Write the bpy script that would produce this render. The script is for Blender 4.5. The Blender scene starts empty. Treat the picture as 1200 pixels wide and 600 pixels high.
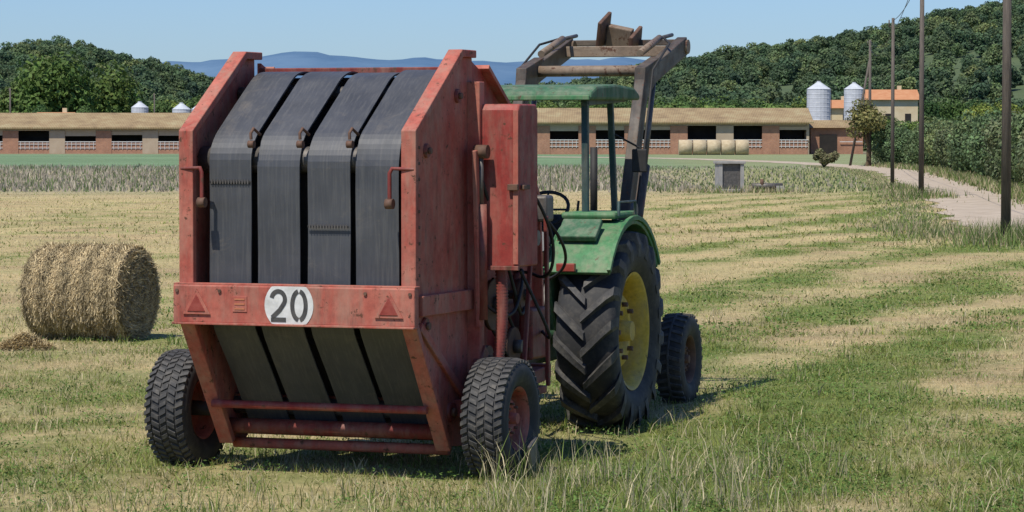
import bpy, math, random, bmesh
import numpy as np
from mathutils import Vector, Matrix, Quaternion
R=math.radians
random.seed(7); rng=np.random.default_rng(7)
scene=bpy.context.scene
col=scene.collection
scene.view_settings.view_transform='Standard'
scene.view_settings.look='None'
scene.view_settings.exposure=0

# ------------------------------------------------------------ helpers
def link(o,parent=None):
    col.objects.link(o)
    if parent is not None: o.parent=parent
    return o
def empty(name,loc=(0,0,0),rz=0,parent=None):
    o=bpy.data.objects.new(name,None); o.location=loc; o.rotation_euler=(0,0,rz)
    o.empty_display_size=.2
    return link(o,parent)
def recalc(o):
    bm=bmesh.new(); bm.from_mesh(o.data); bmesh.ops.recalc_face_normals(bm,faces=bm.faces); bm.to_mesh(o.data); bm.free()
def mobj(name,verts,faces,mat,parent=None,smooth=False,loc=(0,0,0),bevel=0):
    m=bpy.data.meshes.new(name); m.from_pydata([tuple(v) for v in verts],[],faces); m.update()
    if mat: m.materials.append(mat)
    if smooth: m.polygons.foreach_set('use_smooth',[True]*len(m.polygons))
    o=bpy.data.objects.new(name,m); o.location=loc; link(o,parent)
    if bevel:
        b=o.modifiers.new('b','BEVEL'); b.width=bevel; b.segments=2; b.limit_method='ANGLE'; b.angle_limit=R(40)
    return o
def box(name,c,s,mat,parent=None,bevel=.006,rot=(0,0,0)):
    x,y,z=s[0]/2,s[1]/2,s[2]/2
    v=[(-x,-y,-z),(x,-y,-z),(x,y,-z),(-x,y,-z),(-x,-y,z),(x,-y,z),(x,y,z),(-x,y,z)]
    f=[(0,3,2,1),(4,5,6,7),(0,1,5,4),(1,2,6,5),(2,3,7,6),(3,0,4,7)]
    o=mobj(name,v,f,mat,parent,loc=c,bevel=bevel); o.rotation_euler=rot
    return o
def beam(name,p0,p1,w,h,mat,parent=None,bevel=.006):
    p0=Vector(p0);p1=Vector(p1);d=p1-p0
    o=box(name,(0,0,0),(w,h,d.length),mat,parent,bevel)
    o.location=(p0+p1)/2; o.rotation_mode='QUATERNION'
    z=d.normalized(); x=Vector((1,0,0)); 
    if abs(z.x)>.9: x=Vector((0,1,0))
    y=z.cross(x).normalized(); x=y.cross(z)
    o.rotation_quaternion=Matrix((x,y,z)).transposed().to_quaternion()
    return o
def cyl(name,p0,p1,r,mat,parent=None,r2=None,n=20):
    p0=Vector(p0);p1=Vector(p1);d=p1-p0; r2=r if r2 is None else r2
    q=d.normalized().to_track_quat('Z','Y')
    vs=[];fs=[]
    for P,rr in ((p0,r),(p1,r2)):
        for i in range(n):
            a=2*math.pi*i/n
            vs.append(P+q@Vector((rr*math.cos(a),rr*math.sin(a),0)))
    for i in range(n): fs.append((i,(i+1)%n,n+(i+1)%n,n+i))
    fs.append(tuple(range(n-1,-1,-1))); fs.append(tuple(range(n,2*n)))
    o=mobj(name,vs,fs,mat,parent)
    o.data.polygons.foreach_set('use_smooth',[True]*n+[False]*2)
    return o
def tube(name,pts,r,mat,parent=None,cyclic=False,kind='POLY'):
    c=bpy.data.curves.new(name,'CURVE'); c.dimensions='3D'; c.bevel_depth=r; c.bevel_resolution=3; c.use_fill_caps=True
    s=c.splines.new(kind); s.points.add(len(pts)-1)
    for i,p in enumerate(pts): s.points[i].co=(*p,1)
    if kind=='NURBS': s.use_endpoint_u=True; s.order_u=3
    s.use_cyclic_u=cyclic
    c.materials.append(mat)
    return link(bpy.data.objects.new(name,c),parent)
def prism(name,poly,u0,u1,mat,parent=None,bevel=.006):
    n=len(poly)
    v=[(u0,a,b) for a,b in poly]+[(u1,a,b) for a,b in poly]
    f=[tuple(range(n)),tuple(range(2*n-1,n-1,-1))]
    for i in range(n): f.append((i,n+i,n+(i+1)%n,(i+1)%n))
    o=mobj(name,v,f,mat,parent,bevel=bevel); recalc(o)
    return o
def offset_poly(pts,t):
    out=[]
    for i,p in enumerate(pts):
        a=Vector(pts[max(i-1,0)]);b=Vector(pts[min(i+1,len(pts)-1)]);P=Vector(p)
        n=Vector((0,0))
        if i>0: d=(P-a).normalized(); n+=Vector((d.y,-d.x))
        if i<len(pts)-1: d=(b-P).normalized(); n+=Vector((d.y,-d.x))
        n.normalize(); 
        k=1.0
        if 0<i<len(pts)-1:
            d=(P-a).normalized(); k=1/max(.5,n.dot(Vector((d.y,-d.x))))
        out.append((P.x+n.x*t*k,P.y+n.y*t*k))
    return out
def band(name,pts,t,u0,u1,mat,parent=None,bevel=.003):
    inn=offset_poly(pts,t)
    n=len(pts); v=[];f=[]
    for u in (u0,u1):
        v+= [(u,a,b) for a,b in pts]; v+=[(u,a,b) for a,b in inn]
    for i in range(n-1):
        f.append((i,i+1,2*n+i+1,2*n+i)); f.append((n+i,3*n+i,3*n+i+1,n+i+1))
        f.append((i,n+i,n+i+1,i+1)); f.append((2*n+i,2*n+i+1,3*n+i+1,3*n+i))
    f.append((0,2*n,3*n,n)); f.append((n-1,2*n-1,4*n-1,3*n-1))
    o=mobj(name,v,f,mat,parent,bevel=bevel); recalc(o)
    return o
def roundpts(pts,r=.08,k=5):
    out=[pts[0]]
    for i in range(1,len(pts)-1):
        P=Vector(pts[i]);a=(Vector(pts[i-1])-P);b=(Vector(pts[i+1])-P)
        ra=min(r,a.length*.45);rb=min(r,b.length*.45)
        A=P+a.normalized()*ra;B=P+b.normalized()*rb
        for j in range(k+1):
            t=j/k; q=A*(1-t)**2+P*2*t*(1-t)+B*t*t; out.append((q.x,q.y))
    out.append(pts[-1]); return out
def revolve(name,prof,c,mat,parent=None,n=64,smooth=True):
    v=[];f=[];m=len(prof)
    for i in range(n):
        a=2*math.pi*i/n
        for (u,r) in prof: v.append((c[0]+u,c[1]+r*math.cos(a),c[2]+r*math.sin(a)))
    for i in range(n):
        for j in range(m-1):
            a=i*m+j;b=((i+1)%n)*m+j
            f.append((a,a+1,b+1,b))
    o=mobj(name,v,f,mat,parent,smooth)
    bm=bmesh.new(); bm.from_mesh(o.data); bmesh.ops.remove_doubles(bm,verts=bm.verts,dist=1e-5); bmesh.ops.recalc_face_normals(bm,faces=bm.faces); bm.to_mesh(o.data); bm.free()
    return o
def bigmesh(name,V,F,mat,colr=None,parent=None,smooth=False):
    m=bpy.data.meshes.new(name)
    nv=len(V); nf=len(F); k=F.shape[1]
    m.vertices.add(nv); m.vertices.foreach_set('co',V.astype(np.float32).ravel())
    m.loops.add(nf*k); m.loops.foreach_set('vertex_index',F.astype(np.int32).ravel())
    m.polygons.add(nf); m.polygons.foreach_set('loop_start',np.arange(0,nf*k,k,dtype=np.int32))
    m.polygons.foreach_set('loop_total',np.full(nf,k,dtype=np.int32))
    if smooth: m.polygons.foreach_set('use_smooth',np.ones(nf,dtype=bool))
    m.update(calc_edges=True)
    if colr is not None:
        a=m.color_attributes.new('Col','FLOAT_COLOR','POINT')
        c=np.ones((nv,4),dtype=np.float32); c[:,:3]=colr; a.data.foreach_set('color',c.ravel())
    if mat: m.materials.append(mat)
    o=bpy.data.objects.new(name,m); 
    return link(o,parent)

_tab=rng.random((256,256))
def vn(x,y,s,ox=0):
    x=np.asarray(x,float)/s+ox*17.3+1000; y=np.asarray(y,float)/s+ox*9.1+1000
    xi=np.floor(x).astype(int);yi=np.floor(y).astype(int);fx=x-xi;fy=y-yi
    fx=fx*fx*(3-2*fx);fy=fy*fy*(3-2*fy)
    g=lambda a,b:_tab[a%256,b%256]
    return (g(xi,yi)*(1-fx)+g(xi+1,yi)*fx)*(1-fy)+(g(xi,yi+1)*(1-fx)+g(xi+1,yi+1)*fx)*fy
def fbm(x,y,s,ox=0,o=4):
    t=0;a=.5;n=0
    for i in range(o):
        t=t+a*vn(x,y,s/2**i,ox+i);n+=a;a*=.55
    return t/n
def sst(a,b,x):
    t=np.clip((x-a)/(b-a),0,1); return t*t*(3-2*t)

# ------------------------------------------------------------ materials
def newmat(name):
    m=bpy.data.materials.new(name); m.use_nodes=True; nt=m.node_tree
    return m,nt,nt.nodes['Principled BSDF']
def noise(nt,scale,detail=6,rough=.6,vec=None,dist=0):
    n=nt.nodes.new('ShaderNodeTexNoise'); n.inputs['Scale'].default_value=scale; n.inputs['Detail'].default_value=detail
    n.inputs['Roughness'].default_value=rough; n.inputs['Distortion'].default_value=dist
    if vec: nt.links.new(vec,n.inputs['Vector'])
    return n.outputs['Fac']
def ramp(nt,fac,stops):
    r=nt.nodes.new('ShaderNodeValToRGB'); e=r.color_ramp.elements
    while len(e)<len(stops): e.new(.5)
    for i,(p,c) in enumerate(stops):
        e[i].position=p; e[i].color=(*c,1)
    nt.links.new(fac,r.inputs['Fac']); return r.outputs['Color']
def mix(nt,fac,a,b,mode='MIX'):
    n=nt.nodes.new('ShaderNodeMix'); n.data_type='RGBA'; n.blend_type=mode
    for s,v in ((n.inputs[0],fac),(n.inputs[6],a),(n.inputs[7],b)):
        if hasattr(v,'is_linked'): nt.links.new(v,s)
        elif isinstance(v,(int,float)): s.default_value=v
        else: s.default_value=(*v,1)
    return n.outputs[2]
def objco(nt,scale=(1,1,1)):
    t=nt.nodes.new('ShaderNodeTexCoord'); mp=nt.nodes.new('ShaderNodeMapping'); mp.inputs['Scale'].default_value=scale
    nt.links.new(t.outputs['Object'],mp.inputs['Vector']); return mp.outputs['Vector']
def bump(nt,bs,fac,strength,dist=.01):
    b=nt.nodes.new('ShaderNodeBump'); b.inputs['Strength'].default_value=strength; b.inputs['Distance'].default_value=dist
    nt.links.new(fac,b.inputs['Height']); nt.links.new(b.outputs['Normal'],bs.inputs['Normal'])
def paint(name,base,faded,rust=(.10,.045,.025),dust=(.30,.24,.17),rustamt=.62,rough=.45,dustamt=.35,metal=0):
    m,nt,bs=newmat(name); v=objco(nt)
    v2=objco(nt,(1,1,.22))
    c=mix(nt,ramp(nt,noise(nt,2.2,6,.65,v),[(.35,(0,0,0)),(.68,(1,1,1))]),base,faded)
    c=mix(nt,1.0,c,ramp(nt,noise(nt,22,7,.7,v),[(.3,(.78,.78,.78)),(.7,(1.18,1.18,1.18))]),'MULTIPLY')
    st=ramp(nt,noise(nt,9,7,.72,v2),[(.44,(0,0,0)),(.72,(1,1,1))])
    c=mix(nt,mix(nt,1.0,st,(dustamt,)*3,'MULTIPLY'),c,dust)
    gr=ramp(nt,noise(nt,5,8,.75,objco(nt,(3,3,.45))),[(.54,(0,0,0)),(.76,(.65,.65,.65))])
    c=mix(nt,gr,c,(.055,.032,.024))
    c=mix(nt,ramp(nt,noise(nt,14,9,.75,v),[(rustamt,(0,0,0)),(rustamt+.04,(1,1,1))]),c,rust)
    nt.links.new(c,bs.inputs['Base Color'])
    rr=ramp(nt,noise(nt,6,4,.6,v),[(.3,(rough,)*3),(.7,(rough+.3,)*3)]); nt.links.new(rr,bs.inputs['Roughness'])
    bs.inputs['Metallic'].default_value=metal; bs.inputs['Specular IOR Level'].default_value=.35
    bump(nt,bs,noise(nt,30,6,.6,v),.15,.004)
    return m
def simple(name,a,b,scale=5,rough=.8,bs_=.3,bd=.01,stretch=(1,1,1),metal=0):
    m,nt,bs=newmat(name); v=objco(nt,stretch)
    n=noise(nt,scale,8,.65,v)
    nt.links.new(ramp(nt,n,[(.3,a),(.7,b)]),bs.inputs['Base Color']); bs.inputs['Roughness'].default_value=rough
    bs.inputs['Metallic'].default_value=metal
    bump(nt,bs,n,bs_,bd); return m
M={}
M['red']=paint('red_paint',(.23,.022,.018),(.34,.060,.045),rustamt=.60,dustamt=.42)
M['redf']=paint('faded_red_paint',(.34,.062,.042),(.46,.155,.105),rustamt=.59,dustamt=.55,rough=.55)
M['redd']=paint('dark_red_paint',(.14,.018,.014),(.24,.050,.038),rustamt=.57,dustamt=.4)
M['rust']=simple('rusty_steel',(.07,.035,.02),(.17,.09,.055),9,.75)
M['steel']=simple('dirty_steel',(.07,.065,.06),(.18,.16,.14),12,.55,metal=.4)
M['black']=simple('black_grease',(.010,.010,.010),(.03,.027,.024),8,.7)
M['green']=paint('green_paint',(.04,.155,.055),(.085,.23,.095),rustamt=.61,dustamt=.55,rough=.5)
M['greend']=paint('dull_green_paint',(.028,.10,.048),(.07,.155,.08),dust=(.24,.24,.17),rustamt=.61,dustamt=.7,rough=.6)
M['teal']=paint('dark_green_paint',(.018,.05,.048),(.035,.075,.07),rustamt=.66)
M['yellow']=paint('yellow_paint',(.56,.36,.03),(.62,.44,.09),rustamt=.63,dustamt=.45)
M['arm']=paint('brown_loader_paint',(.045,.036,.030),(.10,.08,.062),rustamt=.56)
M['armtan']=paint('tan_loader_paint',(.17,.12,.08),(.26,.19,.13),rustamt=.56)
M['white']=simple('white_paint',(.48,.47,.43),(.74,.73,.69),12,.6,.1)
M['concrete']=simple('concrete',(.25,.24,.22),(.38,.36,.33),3,.9)
M['wood']=simple('weathered_wood',(.06,.048,.04),(.15,.125,.10),6,.85,.5,.01,(6,6,.5))
M['glass']=simple('lamp_glass',(.25,.25,.24),(.35,.34,.32),3,.15,0)
def rubber(name,a,b,dust):
    m,nt,bs=newmat(name); v=objco(nt)
    c=ramp(nt,noise(nt,5,6,.6,v),[(.3,a),(.7,b)])
    c=mix(nt,ramp(nt,noise(nt,11,8,.75,v),[(.48,(0,0,0)),(.75,(.7,.7,.7))]),c,dust)
    nt.links.new(c,bs.inputs['Base Color']); bs.inputs['Roughness'].default_value=.72
    bump(nt,bs,noise(nt,60,5,.6,v),.15,.003); return m
M['tyre']=rubber('tyre_rubber',(.016,.016,.016),(.030,.029,.028),(.10,.088,.07))
M['lug']=rubber('tyre_lug_rubber',(.030,.029,.028),(.060,.057,.053),(.18,.16,.13))
m,nt,bs=newmat('belt_rubber'); v=objco(nt); vs=objco(nt,(7,1,.3))
c=ramp(nt,noise(nt,3,6,.6,v),[(.3,(.042,.044,.048)),(.7,(.068,.070,.075))])
c=mix(nt,ramp(nt,noise(nt,8,9,.75,vs),[(.48,(0,0,0)),(.8,(.5,.5,.5))]),c,(.17,.16,.14))
# dried mud smears and pale scuffs
c=mix(nt,ramp(nt,noise(nt,2.6,9,.8,v,.6),[(.56,(0,0,0)),(.74,(.45,.45,.45))]),c,(.20,.165,.12))
nt.links.new(c,bs.inputs['Base Color'])
nt.links.new(ramp(nt,noise(nt,4,6,.65,v),[(.3,(.36,)*3),(.7,(.60,)*3)]),bs.inputs['Roughness'])
w=nt.nodes.new('ShaderNodeTexWave'); w.inputs['Scale'].default_value=60; w.bands_direction='Z'; nt.links.new(v,w.inputs['Vector'])
bump(nt,bs,w.outputs['Fac'],.10,.002); M['belt']=m
def vcol(name,transl=.25,hue=True,haze=0,rough=.8):
    m,nt,bs=newmat(name)
    a=nt.nodes.new('ShaderNodeVertexColor'); a.layer_name='Col'
    c=a.outputs['Color']
    if hue:
        oi=nt.nodes.new('ShaderNodeObjectInfo')
        rc=ramp(nt,oi.outputs['Random'],[(0,(.60,.72,.66)),(.35,(.9,1,.85)),(.7,(1.12,1.08,.9)),(1,(1.5,1.3,1.0))])
        c=mix(nt,1.0,c,rc,'MULTIPLY')
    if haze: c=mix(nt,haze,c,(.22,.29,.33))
    nt.links.new(c,bs.inputs['Base Color']); bs.inputs['Roughness'].default_value=rough
    bs.inputs['Specular IOR Level'].default_value=.2
    if transl:
        tr=nt.nodes.new('ShaderNodeBsdfTranslucent'); nt.links.new(c,tr.inputs['Color'])
        ms=nt.nodes.new('ShaderNodeMixShader'); ms.inputs[0].default_value=transl
        nt.links.new(bs.outputs[0],ms.inputs[1]); nt.links.new(tr.outputs[0],ms.inputs[2])
        nt.links.new(ms.outputs[0],nt.nodes['Material Output'].inputs['Surface'])
    return m
M['grass']=vcol('grass_blades',transl=.3,hue=False)
M['leaf']=vcol('leaves')
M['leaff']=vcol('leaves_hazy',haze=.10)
M['straw']=vcol('straw',transl=.15,hue=False)
m,nt,bs=newmat('field_ground')
a=nt.nodes.new('ShaderNodeVertexColor'); a.layer_name='Col'
t=nt.nodes.new('ShaderNodeTexCoord').outputs['Object']
n1=ramp(nt,noise(nt,7,10,.8,t),[(.3,(.48,.5,.45)),(.7,(1.42,1.37,1.3))])
n2=ramp(nt,noise(nt,.6,8,.7,t),[(.3,(.78,.88,.8)),(.7,(1.15,1.08,1.1))])
c=mix(nt,1.0,mix(nt,1.0,a.outputs['Color'],n1,'MULTIPLY'),n2,'MULTIPLY')
nt.links.new(c,bs.inputs['Base Color']); bs.inputs['Roughness'].default_value=.95; bs.inputs['Specular IOR Level'].default_value=.1
bump(nt,bs,noise(nt,12,10,.8,t),.7,.05); M['ground']=m
M['road']=simple('dirt_road',(.32,.25,.17),(.50,.41,.30),1.2,.95,.3,.02)
M['hill']=simple('hill_soil',(.045,.075,.028),(.09,.12,.045),.05,.95,0)

# ------------------------------------------------------------ world, sun, camera
to_sun=Vector((-.26,-.42,.86)).normalized()
elev=math.asin(to_sun.z); az=math.atan2(to_sun.x,to_sun.y)
w=bpy.data.worlds.new('World'); scene.world=w; w.use_nodes=True
wt=w.node_tree; bg=wt.nodes['Background']; sk=wt.nodes.new('ShaderNodeTexSky'); sk.sky_type='NISHITA'
sk.sun_disc=False; sk.sun_elevation=elev; sk.sun_rotation=az; sk.air_density=1.0; sk.dust_density=.3; sk.ozone_density=2.0
wt.links.new(mix(wt,1.0,sk.outputs[0],(.55,.74,1.12),'MULTIPLY'),bg.inputs[0]); bg.inputs[1].default_value=.11
L=bpy.data.lights.new('sun','SUN'); L.energy=5.0; L.angle=R(.53); L.color=(1,.955,.875)
so=bpy.data.objects.new('sun',L); link(so); so.rotation_euler=(-to_sun).to_track_quat('-Z','Y').to_euler(); so.location=(0,0,60)
cam=bpy.data.cameras.new('camera'); cam.lens=108; cam.sensor_width=36; cam.clip_end=20000; cam.clip_start=.3
co=bpy.data.objects.new('camera',cam); link(co); co.location=(0,0,2.2); co.rotation_euler=(R(90-2.26),0,0)
scene.camera=co

# ------------------------------------------------------------ ground
ROAD=[(9.5,40),(11.9,70),(13.6,86),(16.6,113),(20.3,152),(23.2,185),(23.4,220),(19.8,258),(11,292),(-10,315)]
def roadx(y): return np.interp(y,[p[1] for p in ROAD],[p[0] for p in ROAD])
def stripef(x,y):
    s=x-.34*y+(fbm(x,y,18,3)-.5)*5
    return .5+.5*np.sin(s*2.3+fbm(x,y,3,5)*2.0)
def greenmask(x,y):
    r=sst(-1,2,x-.05*y+1)
    patch=fbm(x,y,5,1,5); fine=fbm(x,y,.7,8,4)
    g=.48*patch+.34*stripef(x,y)*r+.14*(1-r)+.50*fine-.14
    g+= .07*sst(36,20,y) - .10*sst(28,60,y)*(1-.6*r)
    g+= .14*np.exp(-((x-1.9-.1*(y-20))**2)/5)*sst(60,24,y)
    g+= .20*np.exp(-((x-roadx(y)+3.0)/1.6)**2)*sst(55,70,y)
    return sst(.36,.72,g)
def gz(x,y):
    return ((fbm(x,y,2.5,4,4)-.5)*.09)*sst(60,38,y)*sst(10,17,y)
def gcol(x,y):
    g=greenmask(x,y)[...,None]
    straw=np.array([.48,.385,.205])*(.82+.36*fbm(x,y,3,13)[...,None]); grn=np.array([.18,.215,.065]); soil=np.array([.40,.29,.175])
    bare=sst(.54,.72,fbm(x,y,1.6,11,4))[...,None]
    c=straw*(1-g)+grn*g; c=c*(1-bare*.6)+soil*bare*.6
    left=sst(12,2,x-.02*y)
    wd=(sst(112,135,y+fbm(x,y,20,2)*18)*sst(230,190,y+fbm(x,y,20,6)*25))[...,None]
    weed=np.array([.38,.33,.22])*(.75+.5*fbm(x,y,6,9)[...,None])
    weed=weed*left[...,None]+np.array([.26,.27,.12])*(1-left[...,None])
    c=c*(1-wd*.85)+weed*wd*.85
    cr=(sst(185,215,y+fbm(x,y,20,6)*12))[...,None]
    crop=np.array([.17,.25,.145])*(.8+.4*fbm(x,y,12,12)[...,None])
    dry=np.array([.32,.29,.15])
    cc=crop*left[...,None]+(crop*.5+dry*.5)*(1-left[...,None])
    c=c*(1-cr)+cc*cr
    yard=sst(342,352,y)[...,None]; c=c*(1-yard)+np.array([.24,.20,.13])*yard
    far=sst(390,420,y)[...,None]; c=c*(1-far)+np.array([.09,.13,.05])*far
    return c
xs=np.concatenate([[-9000,-3000,-1000,-400,-200],np.arange(-110,-14,2.),np.arange(-14,14,.2),np.arange(14,110,2.),[200,400,1000,3000,9000]])
ys=np.concatenate([[-3000,-500,-50,0,8],np.arange(14,70,.22),np.arange(70,400,1.2),[410,430,460,500,700,1000,2000,4000,9000,15000]])
X,Y=np.meshgrid(xs,ys); Z=gz(X,Y)*sst(14,12,X)
V=np.stack([X,Y,Z],-1).reshape(-1,3); nx=len(xs); ny=len(ys)
I=(np.arange(ny-1)[:,None]*nx+np.arange(nx-1)[None,:]).ravel()
F=np.stack([I,I+1,I+1+nx,I+nx],-1)
bigmesh('ground',V,F,M['ground'],gcol(X,Y).reshape(-1,3),smooth=True)

def catmull(P,k=14):
    out=[];P=[P[0]]+P+[P[-1]]
    for i in range(1,len(P)-2):
        p0,p1,p2,p3=[np.array(q,float) for q in P[i-1:i+3]]
        for j in range(k):
            t=j/k; out.append(.5*((2*p1)+(-p0+p2)*t+(2*p0-5*p1+4*p2-p3)*t*t+(-p0+3*p1-3*p2+p3)*t**3))
    out.append(np.array(P[-1],float)); return out
rp=[p for p in catmull(ROAD) if p[1]>66]
rv=[];rf=[]
for i,p in enumerate(rp):
    d=(rp[min(i+1,len(rp)-1)]-rp[max(i-1,0)]); d/=np.linalg.norm(d); n=np.array([-d[1],d[0]])
    for k,(off,zz) in enumerate(((-1.5,.012),(-1.0,.05),(-.5,.03),(0,.06),(.5,.03),(1.0,.05),(1.5,.012))):
        q=p+n*(off*(1+.15*math.sin(i*1.3+k)*(abs(off)>1.2))); rv.append((q[0],q[1],zz))
    if i:
        for k in range(6):
            a=(i-1)*7+k; rf.append((a,a+1,a+8,a+7))
mobj('dirt_road',rv,rf,M['road'],smooth=True)

# ------------------------------------------------------------ grass
def blades(x,y,h,w,colr,lean=.5,tall=False):
    n=len(x); az=rng.random(n)*2*np.pi; la=rng.random(n)*2*np.pi; le=lean*rng.random(n)*h
    dx=np.cos(az)*w/2;dy=np.sin(az)*w/2; z=gz(x,y)-.005
    if not tall:
        V=np.empty((n,3,3)); V[:,0]=np.stack([x-dx,y-dy,z],-1);V[:,1]=np.stack([x+dx,y+dy,z],-1)
        V[:,2]=np.stack([x+np.cos(la)*le,y+np.sin(la)*le,z+h],-1)
        F=np.arange(n*3).reshape(n,3); return V.reshape(-1,3),F,np.repeat(colr,3,0)
    V=np.empty((n,5,3));V[:,0]=np.stack([x-dx,y-dy,z],-1);V[:,1]=np.stack([x+dx,y+dy,z],-1)
    mx=x+np.cos(la)*le*.35;my=y+np.sin(la)*le*.35
    V[:,2]=np.stack([mx+dx*.8,my+dy*.8,z+h*.6],-1);V[:,3]=np.stack([mx-dx*.8,my-dy*.8,z+h*.6],-1)
    V[:,4]=np.stack([x+np.cos(la)*le,y+np.sin(la)*le,z+h],-1)
    b=np.arange(n)*5
    F=np.concatenate([np.stack([b,b+1,b+2],-1),np.stack([b,b+2,b+3],-1),np.stack([b+3,b+2,b+4],-1)])
    return V.reshape(-1,3),F,np.repeat(colr,5,0)
parts=[]
def bladecol(x,y):
    n=len(x); g=greenmask(x,y); isg=rng.random(n)<(g*.82+.07)
    st=np.array([.61,.51,.29])*(.5+.7*rng.random((n,1))); 
    gr=np.array([.19,.25,.065])*(.45+1.0*rng.random((n,1)))+np.array([.08,.03,0])*rng.random((n,1))
    return np.where(isg[:,None],gr,st),isg
def scatter(n,y0,y1,pw,margin=1.2):
    u=rng.random(n); y=(y0**(1-pw)+u*(y1**(1-pw)-y0**(1-pw)))**(1/(1-pw))
    x=(rng.random(n)*2-1)*(.175*y+margin); return x,y
for n,y0,y1,h0,h1,wd in ((230000,16.5,32,.015,.062,.006),(160000,30,62,.015,.065,.011),(60000,60,118,.02,.09,.028)):
    x,y=scatter(n,y0,y1,.8); c,isg=bladecol(x,y)
    k=(rng.random(n)<(.12+.88*sst(.3,.6,fbm(x,y,.5,20,3))))&(np.abs(x-roadx(y))>1.5); x,y,c,isg=x[k],y[k],c[k],isg[k]
    h=(h0+(h1-h0)*rng.random(len(x))**1.6)*(.5+1.1*fbm(x,y,1.1,21,2)); w=wd*(.6+.8*rng.random(len(x)))*np.where(isg,1.35,.7)
    parts.append(blades(x,y,h,w,c,1.5))
x,y=scatter(70000,16.5,50,.8); k=rng.random(len(x))<(.35+.65*(1-stripef(x,y))); x=x[k];y=y[k]; n=len(x)
parts.append(blades(x,y,.012+.02*rng.random(n),.005+.004*rng.random(n)*y/25,np.array([.66,.56,.34])*(.5+.65*rng.random((n,1))),6.0))
def weedleaf(n,y0,y1,sz):
    x,y=scatter(n,y0,y1,.8); k=rng.random(n)<(greenmask(x,y)*sst(.42,.6,fbm(x,y,.35,33,3))*1.1); x,y=x[k],y[k]; n=len(x)
    P=np.stack([x,y,gz(x,y)+.01+.05*rng.random(n)],-1); N=rng.normal(size=(n,3))*.5+np.array([0,0,1.]); N/=np.linalg.norm(N,axis=1)[:,None]
    a=rng.normal(size=(n,3)); t=np.cross(N,a); t/=np.linalg.norm(t,axis=1)[:,None]; b=np.cross(N,t); s=(sz*(.5+.8*rng.random(n)))[:,None]
    cc=np.array([.13,.21,.05])*(.45+1.0*rng.random((n,1)))
    for pr in ((P-t*s,P-b*s*.5,P+t*s),(P+t*s,P+b*s*.5,P-t*s)):
        parts.append((np.stack(pr,1).reshape(-1,3),np.arange(3*n).reshape(n,3),np.repeat(cc,3,0)))
weedleaf(200000,16.5,34,.013); weedleaf(80000,34,60,.022)
def clump(cx,cy,n,rad,h0,h1,gfrac,w=.006):
    a=rng.random(n)*2*np.pi; r=rad*rng.random(n)**.7; x=cx+r*np.cos(a);y=cy+r*np.sin(a)
    isg=rng.random(n)<gfrac
    st=np.array([.62,.53,.32])*(.6+.6*rng.random((n,1))); gr=np.array([.18,.24,.055])*(.5+.9*rng.random((n,1)))
    c=np.where(isg[:,None],gr,st); h=h0+(h1-h0)*rng.random(n)
    parts.append(blades(x,y,h,w*(.6+.8*rng.random(n)),c,.9,True))
for i in range(1000):
    x,y=scatter(1,16.8,46,1.2); g=float(greenmask(x,y)[0])
    if random.random()<.15+g: clump(x[0],y[0],random.randint(8,26),.05+.15*random.random(),.03,.07+.09*random.random(),.35+.5*g,.006+.0002*(y[0]-17))
def region(n,x0,x1,y0,y1,h0,h1,gf):
    for i in range(n):
        x=random.uniform(x0,x1);y=random.uniform(y0,y1); clump(x,y,random.randint(7,18),.06+.12*random.random(),h0,h0+(h1-h0)*random.random()**1.5,gf,.005)
region(130,-.2,1.5,17.4,19.9,.08,.46,.42)
region(60,-2.4,-.2,17.4,18.9,.05,.22,.6)
region(60,1.0,3.2,17.5,23,.06,.32,.42)
region(25,-3.2,-2.2,17.3,21,.05,.15,.6)
region(34,.4,2.2,21,25,.06,.26,.5)
n=42000; y=118+ (rng.random(n))*95; x=(rng.random(n)*2-1)*(.18*y+2)
k=(x<roadx(y)-3.2)&(rng.random(n)<np.where(x<8,1,.5)); x=x[k];y=y[k];n=len(x)
cw=np.where((rng.random(n)<np.where(x<8,.66,.4))[:,None],np.array([.47,.41,.31])*(.6+.6*rng.random((n,1))),np.array([.15,.20,.08])*(.6+.8*rng.random((n,1))))
parts.append(blades(x,y,(.10+.42*rng.random(n)*fbm(x,y,6,30))*np.where(x<7,1,.6),.06+.05*rng.random(n),cw,.5))
def weedpatch(cx,cy,sx,sy,n,h0,h1,w,gf=.7):
    x=cx+rng.normal(0,sx,n);y=cy+rng.normal(0,sy,n); isg=rng.random(n)<gf
    c=np.where(isg[:,None],np.array([.16,.22,.065])*(.5+.9*rng.random((n,1))),np.array([.55,.46,.28])*(.6+.5*rng.random((n,1))))
    parts.append(blades(x,y,h0+(h1-h0)*rng.random(n)**1.5,w*(.6+.8*rng.random(n)),c,.8))
weedpatch(10.3,62,.5,.8,2400,.1,.6,.022,.75); weedpatch(14.2,107,.6,1.5,1100,.1,.45,.04,.7); weedpatch(15.4,123,.5,1.5,600,.1,.4,.045,.6)
weedpatch(8.9,117,1.5,1,700,.1,.4,.05,.5); weedpatch(9.7,68,.8,5,3000,.04,.25,.025,.55)
for yy in range(70,215,3):
    rx=float(roadx(yy)); weedpatch(rx-2.4,yy,.5,1.5,150,.03,.12,.05,.4); weedpatch(rx+2.1,yy,.45,1.5,260,.08,.45,.06,.65)
V=[];F=[];C=[];o=0
for v_,f_,c_ in parts: V.append(v_);F.append(f_+o);C.append(c_);o+=len(v_)
bigmesh('grass',np.concatenate(V),np.concatenate(F),M['grass'],np.concatenate(C))

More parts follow.
